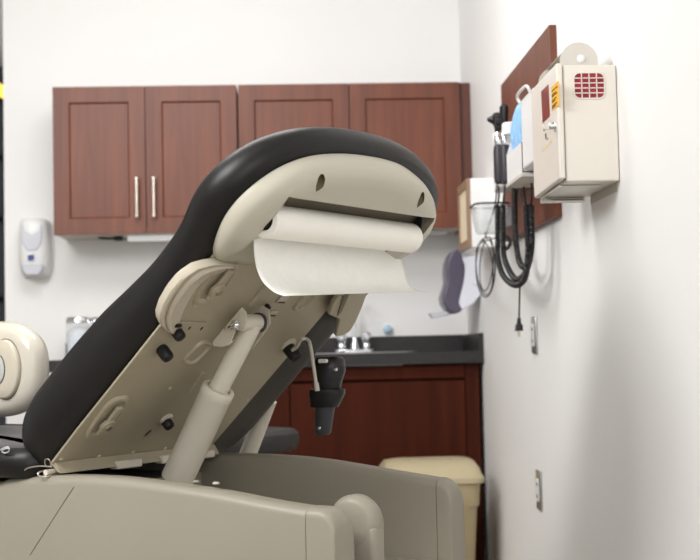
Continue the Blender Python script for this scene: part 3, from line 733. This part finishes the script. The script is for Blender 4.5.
def cutter(bm, m=INS): 
    o = obj('c', bm, m); return o
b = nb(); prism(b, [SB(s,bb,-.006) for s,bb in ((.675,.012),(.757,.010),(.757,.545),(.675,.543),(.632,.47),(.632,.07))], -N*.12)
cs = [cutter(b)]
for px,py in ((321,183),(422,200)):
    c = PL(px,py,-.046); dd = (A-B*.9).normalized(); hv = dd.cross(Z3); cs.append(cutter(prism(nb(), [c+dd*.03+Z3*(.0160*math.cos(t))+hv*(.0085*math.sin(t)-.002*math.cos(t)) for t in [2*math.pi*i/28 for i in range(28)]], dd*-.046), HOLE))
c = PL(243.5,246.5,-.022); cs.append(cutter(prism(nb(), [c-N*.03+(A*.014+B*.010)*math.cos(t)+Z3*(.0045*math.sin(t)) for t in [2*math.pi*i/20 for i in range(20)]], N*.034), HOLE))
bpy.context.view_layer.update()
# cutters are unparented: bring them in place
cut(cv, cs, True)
cv.data.set_sharp_from_angle(angle=math.radians(40))
# ---- hinge under the back
b = nb()
ha, hz = -.496, .7045
cyl(b, W(ha,-.012,hz), W(ha,.50,hz), .006, n=12)
obj('hinge_rod', b, TUBE, T)
for b0_,b1_ in ((.16,.235),(.30,.37),(.42,.48)):
    b = nb(); obox(b, W(ha+.022,(b0_+b1_)/2,hz+.001), B, A, Z3, (b1_-b0_)/2, .012, .0085); obj('hinge_block', b, TUBE, T, bevel=.003)
b = nb(); hexa(b, [W(ha+.02,.0,.706),W(ha+.03,.0,.703),W(ha+.03,.5,.703),W(ha+.02,.5,.706), W(ha+.002,.0,.722),W(ha+.016,.0,.7245),W(ha+.016,.5,.7245),W(ha+.002,.5,.722)]); obj('hinge_leaf', b, PAN, T)
b = nb(); tube(b, [W(ha+.01,.02,.704),W(ha+.005,-.012,.697),W(ha-.01,-.02,.699),W(ha-.012,-.012,.707),W(ha-.0,.03,.709),W(ha+.0,.15,.712)], .0020); 
tube(b, [OB(52,466,-.01),OB(46,466,-.015),OB(45,460,-.018),OB(49,459.5,-.018),OB(51,465,-.01)], .0012)
tube(b, [OB(52,467,-.01),OB(40,466,-.015),OB(28,468,-.02),OB(24,471,-.02)], .0014)
obj('spring_wire', b, NICK, T)
# ---- strut
p0, p1, p2 = OB(177,479,.215), OB(219,388,.215), OB(251,326,.215)
d = (p2-p1).normalized(); d0 = (p1-p0).normalized()
b = nb(); L_ = (p1-p0).length; lathe(b, p0, d0, [(0,.034),(L_-.022,.0335),(L_-.02,.0345),(L_-.003,.0345),(L_,.033),(L_,.0255),(L_-.004,.025),(L_-.004,.001)]); obj('strut_sleeve', b, TUBE, T)
b = nb(); lathe(b, p1-d*.02, d, [(0,.0205),((p2-p1).length+.02,.0205),((p2-p1).length+.03,.018)]); obj('strut_rod', b, TUBE, T)
# clevis
bc = OB(252.5,322.5,.215); bc = W((bc-O).dot(A), 0, bc.z)
b = nb(); cyl(b, bc+B*.172, bc+B*.246, .0165, n=24); obj('clevis_barrel', b, TUBE, T, bevel=.002)
b = nb(); cyl(b, bc+B*.232, bc+B*.238, .0200, n=24); obj('washer', b, DKG, T)
def clev(pts, bb):
    b = nb(); prism(b, [OB(x,y,bb) for x,y in pts], B*.004); return obj('clevis_plate', b, CREAM2, T, bevel=.0012)
cp = clev([(241.6,307),(246,312),(246,322),(241,332),(229,345),(222,347),(213,346),(212,342)], .167)
cc = obj('c', prism(nb(), [OB(x,y,.15) for x,y in ((231,329),(237.5,330),(232.5,338),(226.5,341))], B*.03), INS); cut(cp, [cc], True)
clev([(262,305),(269,310),(270,324),(261,337),(252,349),(249,346),(254,330),(257,312)], .247)
hc = OB(236,325,.165)
b = nb(); cyl(b, hc, hc-B*.006, .011, n=6); cyl(b, hc-B*.005, hc-B*.012, .0065, n=12); tube(b, [hc-B*.01-A*.02-Z3*.008, hc-B*.012, hc-B*.01+A*.012+Z3*.008], .0025, sm=3); obj('clevis_nut', b, CHROME, T)
# second strut on the far side
b = nb(); q0, q1 = OB(243,466,.66), OB(270,400,.66); lathe(b, q0, q1-q0, [(0,.022),((q1-q0).length,.017)]); obj('far_strut', b, TUBE, T)
# ---- paper roll holder hub
rc = lambda bb: W(.034,bb,1.168)
b = nb(); cyl(b, rc(.0105), rc(.0135), .014); obj('roll_hub', b, BLK, T); obj('roll_hub', cyl(nb(), rc(.5365), rc(.5445), .014), BLK, T)
bk = nb(); prism(bk, [SB(.712,.538,-.040),SB(.712,.538,-.012),SB(.745,.538,-.012)], B*.004); obj('roll_clip', bk, BLK, T)
# ---- base: near and far side rails, end caps
def rail(b0_, b1_, prof, out, seam_a, end_a):
    """prof: (a, ztop).  rounded top rail section lofted along a"""
    def sec(a, zt_, f=1.0):
        bb0, bb1 = b0_, b1_
        P = []
        r = .018
        P.append((bb0, .30)); P.append((bb0, zt_-r))
        for k in range(1,5): t = math.pi/2*k/4; P.append((bb0+r-r*math.cos(t), zt_-r+r*math.sin(t)))
        for k in range(0,5): t = math.pi/2*k/4; P.append((bb1-r+r*math.sin(t), zt_-r+r*math.cos(t)))
        P.append((bb1,.30)); return [W(a,x,z) for x,z in P]
    pr = smooth_path([(a,z,0) for a,z in prof], 5)
    b = nb(); loft(b, [sec(p.x,p.y) for p in pr if p.x <= seam_a-.001]+[sec(seam_a-.0015, interp([(p.x,p.y) for p in pr], seam_a))])
    obj('side_rail', b, BASE, T, smooth=50)
    b = nb(); secs = []
    ze = interp([(p.x,p.y) for p in pr], seam_a)
    secs.append(sec(seam_a, ze+.001)); R = .034
    for k in range(0,8):
        t = math.pi/2*k/7; secs.append(sec(end_a-R+R*math.sin(t), ze+.001-(R-R*math.cos(t)) -.006*k/7))
    loft(b, secs); obj('rail_end_cap', b, COVER if False else BASE, T, smooth=50)
rail(-.015, .045, [(-1.7,.688),(-.75,.678),(-.60,.690),(-.50,.698),(-.366,.701),(-.259,.698),(-.074,.684),(.06,.669),(.2,.658)], -1, .131, .190)
rail(.50, .555, [(-1.7,.695),(-.9,.70),(-.511,.703),(-.3,.702),(-.188,.696),(-.11,.688),(.0,.675),(.102,.664),(.2,.654)], 1, .100, .134)
b = nb(); hexa(b, [W(a,bb,z) for z in (.30,.50) for a,bb in ((-1.7,.045),(.13,.045),(.13,.50),(-1.7,.50))]); obj('base_tub', b, BASE, T, bevel=.01)
b = nb(); hexa(b, [W(a,bb,z) for z in (.50,.66) for a,bb in ((-1.7,.045),(-.52,.045),(-.52,.50),(-1.7,.50))]); obj('seat_box', b, BASE, T)
b = nb(); hexa(b, [W(a,bb,z) for z in (0,.30) for a,bb in ((-1.35,.06),(-.15,.06),(-.15,.48),(-1.35,.48))]); obj('pedestal', b, BASE, T, bevel=.03)
pc = OB(349.5,525,.09); b = nb(); lathe(b, pc, B, [(0,.001),(0,.038),(.006,.048),(.014,.052),(.032,.052),(.038,.047),(.039,.001)], n=36); obj('pivot_housing', b, BASE, T, smooth=50)
b = nb(); obox(b, pc+B*.020-Z3*.075, A, B, Z3, .0515,.0185,.075); obj('pivot_bracket', b, BASE, T, bevel=.01)
for px,py,hz_,mm in ((216,486,.6945,CREAM),(196,484,.696,BASE)):
    c = OB(px,py,.012); obj('screw_cap', lathe(nb(), Vector((c.x,c.y,hz_)), Z3, [(0,.0065),(.002,.0065),(.004,.004),(.004,.001)]), mm, T)
# seam line on the near rail
b = nb(); tube(b, [OB(74,487,-.0149),OB(66,499,-.0149),OB(57,513,-.0149),OB(30,555,-.0149)], .0011, n=6); obj('seam', b, mat('seam shade',(118,108,92),.6), T)
# ---- seat cushion
b = nb(); so = resample([(-.525,-.012),(-.525,.62),(-.60,.64),(-1.7,.64),(-1.7,-.03),(-.60,-.03)], 160)
sgs = 1 if (offs(so,.01)[3]-Vector((-1.1,.3,0))).length > (so[3]-Vector((-1.1,.3,0))).length else -1
R = []
for z, dd in ((.690,-.02),(.692,-.004),(.705,.008),(.72,.012),(.738,.006),(.752,-.01),(.757,-.04),(.758,-.1)):
    Q = offs(so, dd*sgs)
    for _ in range(3): Q = [(Q[i-1]+Q[i]*2+Q[(i+1)%160])/4 for i in range(160)]
    R.append([W(p.x,p.y,z) for p in Q])
loft(b, R); sc_ = obj('seat_cushion', b, VINYL, T, smooth=80, mats=[VINYL_LIT])
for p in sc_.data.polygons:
    if p.normal.z > .93: p.material_index = 1  # upward faces take the vinyl with the reflection put into its colour
b = nb(); tube(b, [OB(0,450,-.03),OB(4,448,-.035),OB(8,447,-.035),OB(9,451,-.035),OB(5,453,-.035),OB(2,451,-.035),OB(6,448.5,-.04),OB(10,449,-.035)], .0014); obj('stitching', b, mat('pale thread',(190,192,200),.6), T)
# ---- rounded arm rest end at the far left
AB = .36
c_ = OB(6.5,369,AB)
def sup(px_, py_, d, n=48, e_=.72): 
    pts = []
    for i in range(n):
        t = 2*math.pi*i/n; x = math.copysign(abs(math.cos(t))**e_, math.cos(t)); y = math.copysign(abs(math.sin(t))**e_, math.sin(t))
        pts.append((x*px_, y*py_, d))
    return pts
def armring(hw_, hh_, d, cxp=-.055): return [c_+A*(x+cxp)+Z3*y-B*d for x,y,_ in sup(hw_,hh_,0)]
b = nb(); loft(b, [armring(.155,.078,-.035), armring(.180,.108,-.02), armring(.187,.117,0), armring(.181,.110,.022), armring(.166,.094,.034), armring(.15,.076,.036)])
arm = obj('armrest', b, CREAM, T, smooth=70)
def disc(r, d, cxp=.037): return [c_+A*(cxp+r*.72*math.cos(t))+Z3*(r*math.sin(t))-B*d for t in [2*math.pi*i/48 for i in range(48)]]
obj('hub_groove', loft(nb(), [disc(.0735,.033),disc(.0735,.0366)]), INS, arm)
b = nb(); loft(b, [disc(.071,.032),disc(.070,.043),disc(.066,.046),disc(.04,.047)]); obj('armrest_hub', b, CREAM2, arm, smooth=50)
b = nb(); loft(b, [disc(.035,.0465,.020),disc(.035,.0495,.020),disc(.032,.0505,.020)]); obj('hub_cap', b, mat('grey cap',(186,186,182),.35), arm, smooth=50)
b = nb(); loft(b, [disc(.037,.0465,.020),disc(.037,.0485,.020)]); obj('hub_ring', b, DKG, arm, smooth=50)
b = nb(); tube(b, [c_-A*.12, c_-A*.2-Z3*.1, c_-A*.22-Z3*.19], .022, n=14); obj('armrest_post', b, CREAM2, arm)
# ---- hook rod on far side of back
b = nb(); cA = PL(297,345,-.05)
hk = [PL(292,350,-.04), PL(296,344,-.045)]
HBb = .545
hk = [PL(292.5,350,-.035), PL(297,346.5,-.042), PL(300,341,-.046), PL(304,338.3,-.05), OB(308.5,340.5,.50), OB(310.8,348,.51), OB(313,362,.515), OB(315,376,.515), OB(317,389,.515)]
tube(b, hk, .0040, n=10); obj('hook_rod', b, CREAM, T)
b = nb(); cyl(b, OB(316.3,383,.515), OB(317.3,391,.515), .0056, n=10); obj('rod_tip', b, CREAM, T)

# ------------------------------------------------------------------ paper roll and sheet
e = empty('paper_roll', rc(.29), 'white exam paper roll with a sheet hanging from the head of the exam table', 'paper roll')
b = nb(); r_ = .0315; n = 40; L0, L1 = .014, .536
R = []
for bb, rr_ in ((L0+.012,.016),(L0,.018),(L0,r_-.003),(L0+.003,r_),(L1-.004,r_),(L1,r_-.003),(L1,.018),(L1-.012,.017)):
    R.append([rc(bb)+(A*math.cos(t)+Z3*math.sin(t))*rr_ for t in [2*math.pi*i/n for i in range(n)]])
loft(b, R, cap0=False, cap1=False); obj('roll', b, PAPERR, e)
b = nb(); 
cyl(b, rc(L0+.004), rc(L1-.004), .0165)
obj('roll_core', b, BLK, e)
nearp = [(.004,1.166),(.0025,1.150),(.003,1.139),(.005,1.120),(.008,1.103),(.013,1.08),(.022,1.060),(.036,1.046),(.052,1.037),(.070,1.0315)]
farp = [(.004,1.166),(.000,1.150),(-.003,1.139),(-.001,1.120),(.004,1.103),(.011,1.083),(.022,1.066),(.036,1.058),(.052,1.0545),(.068,1.0545)]
NP = smooth_path([(a,z,0) for a,z in nearp],4); FP = smooth_path([(a,z,0) for a,z in farp],4)
b = nb(); rows = []
K = 36
for k in range(K+1):
    f = k/K; bb = L0+.006+(L1+.012-L0)*f
    rows.append([W(p.x*(1-f)+q.x*f+.0010*math.sin(f*40+i*.3)*min(1,i/12)+.0012*math.sin(f*17+i*.25)*min(1,i/10), bb, p.y*(1-f)+q.y*f) for i,(p,q) in enumerate(zip(NP,FP))])
loft(b, rows, close=False); sh_ = obj('sheet', b, PAPER, e, smooth=60, solid=.0006)

# ------------------------------------------------------------------ black handset hanging from the hook
bb = .565
def hp_(x, y): return OB(x, y, bb)
c0, c1, c2_, c3 = hp_(329.5,357), hp_(327.5,392), hp_(325.5,402), hp_(322.5,435)
e = empty('handset', c3, 'black plastic handset hanging from a cream hook rod behind the backrest', 'handset')
u_, v_ = (A).copy(), B.copy()
b = nb(); ax = (c1-c0)
def ring(c, ru, rv): return [c+u_*ru*math.cos(t)+v_*rv*math.sin(t) for t in [2*math.pi*i/28 for i in range(28)]]
loft(b, [ring(c0+Z3*.002,.012,.012), ring(c0,.030,.026), ring(c0-Z3*.008,.036,.030), ring(c0-Z3*.03,.0375,.031), ring(c1+Z3*.02,.034,.029), ring(c1,.030,.026)])
obj('body', b, BLK, e, smooth=50)
b = nb(); loft(b, [ring(c1+Z3*.0,.031,.027), ring(c1+Z3*.006,.042,.036), ring(c1+(c2_-c1)*.2,.042,.036), ring(c2_+(c2_-c1)*.5,.033,.028), ring(c2_+(c2_-c1)*.5,.026,.022)], cap0=True); obj('holder_collar', b, BLK, e, smooth=35)
b = nb(); loft(b, [ring(c2_,.024,.022), ring(c2_.lerp(c3,.5),.021,.020), ring(c2_.lerp(c3,.92),.019,.018), ring(c3,.014,.014)]); obj('grip', b, DKG, e, smooth=40)
pb = OB(322,358.5,bb-.036); b = nb(); obox(b, OB(323,361,bb-.0335), A, B, Z3, .012,.004,.0045); obj('chrome_tab', b, WHITEP, e, bevel=.003)
for x,y in ((335,369.5),(319,428)):
    c = OB(x,y,bb-.030 if y<400 else bb-.020); obj('screw', lathe(nb(), c+B*.004, -B, [(0,.0045),(.004,.0045),(.006,.003),(.006,.001)], n=12), CHROME, e)

# ------------------------------------------------------------------ camera, light
cam = bpy.data.cameras.new('camera'); co_ = bpy.data.objects.new('camera', cam); COL.objects.link(co_)
cam.sensor_width = 36; cam.lens = F*36/700; cam.clip_start = .05
co_.matrix_world = Matrix.Translation(CAM) @ M3.to_4x4()
cam.dof.use_dof = True; cam.dof.focus_distance = 2.62; cam.dof.aperture_fstop = 5.6
scn.camera = co_
def area(name, loc, target, size, power, col=(1,1,1), sy=None):
    l = bpy.data.lights.new(name, 'AREA'); l.energy = power; l.color = col; l.size = size
    if sy: l.shape = 'RECTANGLE'; l.size_y = sy
    o = bpy.data.objects.new(name, l); COL.objects.link(o); o.location = loc
    o.rotation_euler = (Vector(target)-Vector(loc)).to_track_quat('-Z','Y').to_euler(); return o
area('softbox', (-1.5, 1.8, 2.55), (.2, 4.2, 1.1), 1.1, 78, (1,.99,.975))
area('fill', (.1, -.9, 1.9), (0, 4, 1.2), 1.8, 26, (1,.99,.97))
area('ceiling_fill', (-.4, 3.9, 2.66), (-.2, 4.9, 0), 1.2, 44, (1,.99,.97), 1.2)  # area light added under the ceiling to brighten the upper walls
wd_ = bpy.data.worlds.new('world'); scn.world = wd_; wd_.use_nodes = True
wd_.node_tree.nodes['Background'].inputs[0].default_value = (.95,.97,1,1); wd_.node_tree.nodes['Background'].inputs[1].default_value = .95
scn.view_settings.view_transform = 'Standard'; scn.view_settings.look = 'None'; scn.view_settings.exposure = 0
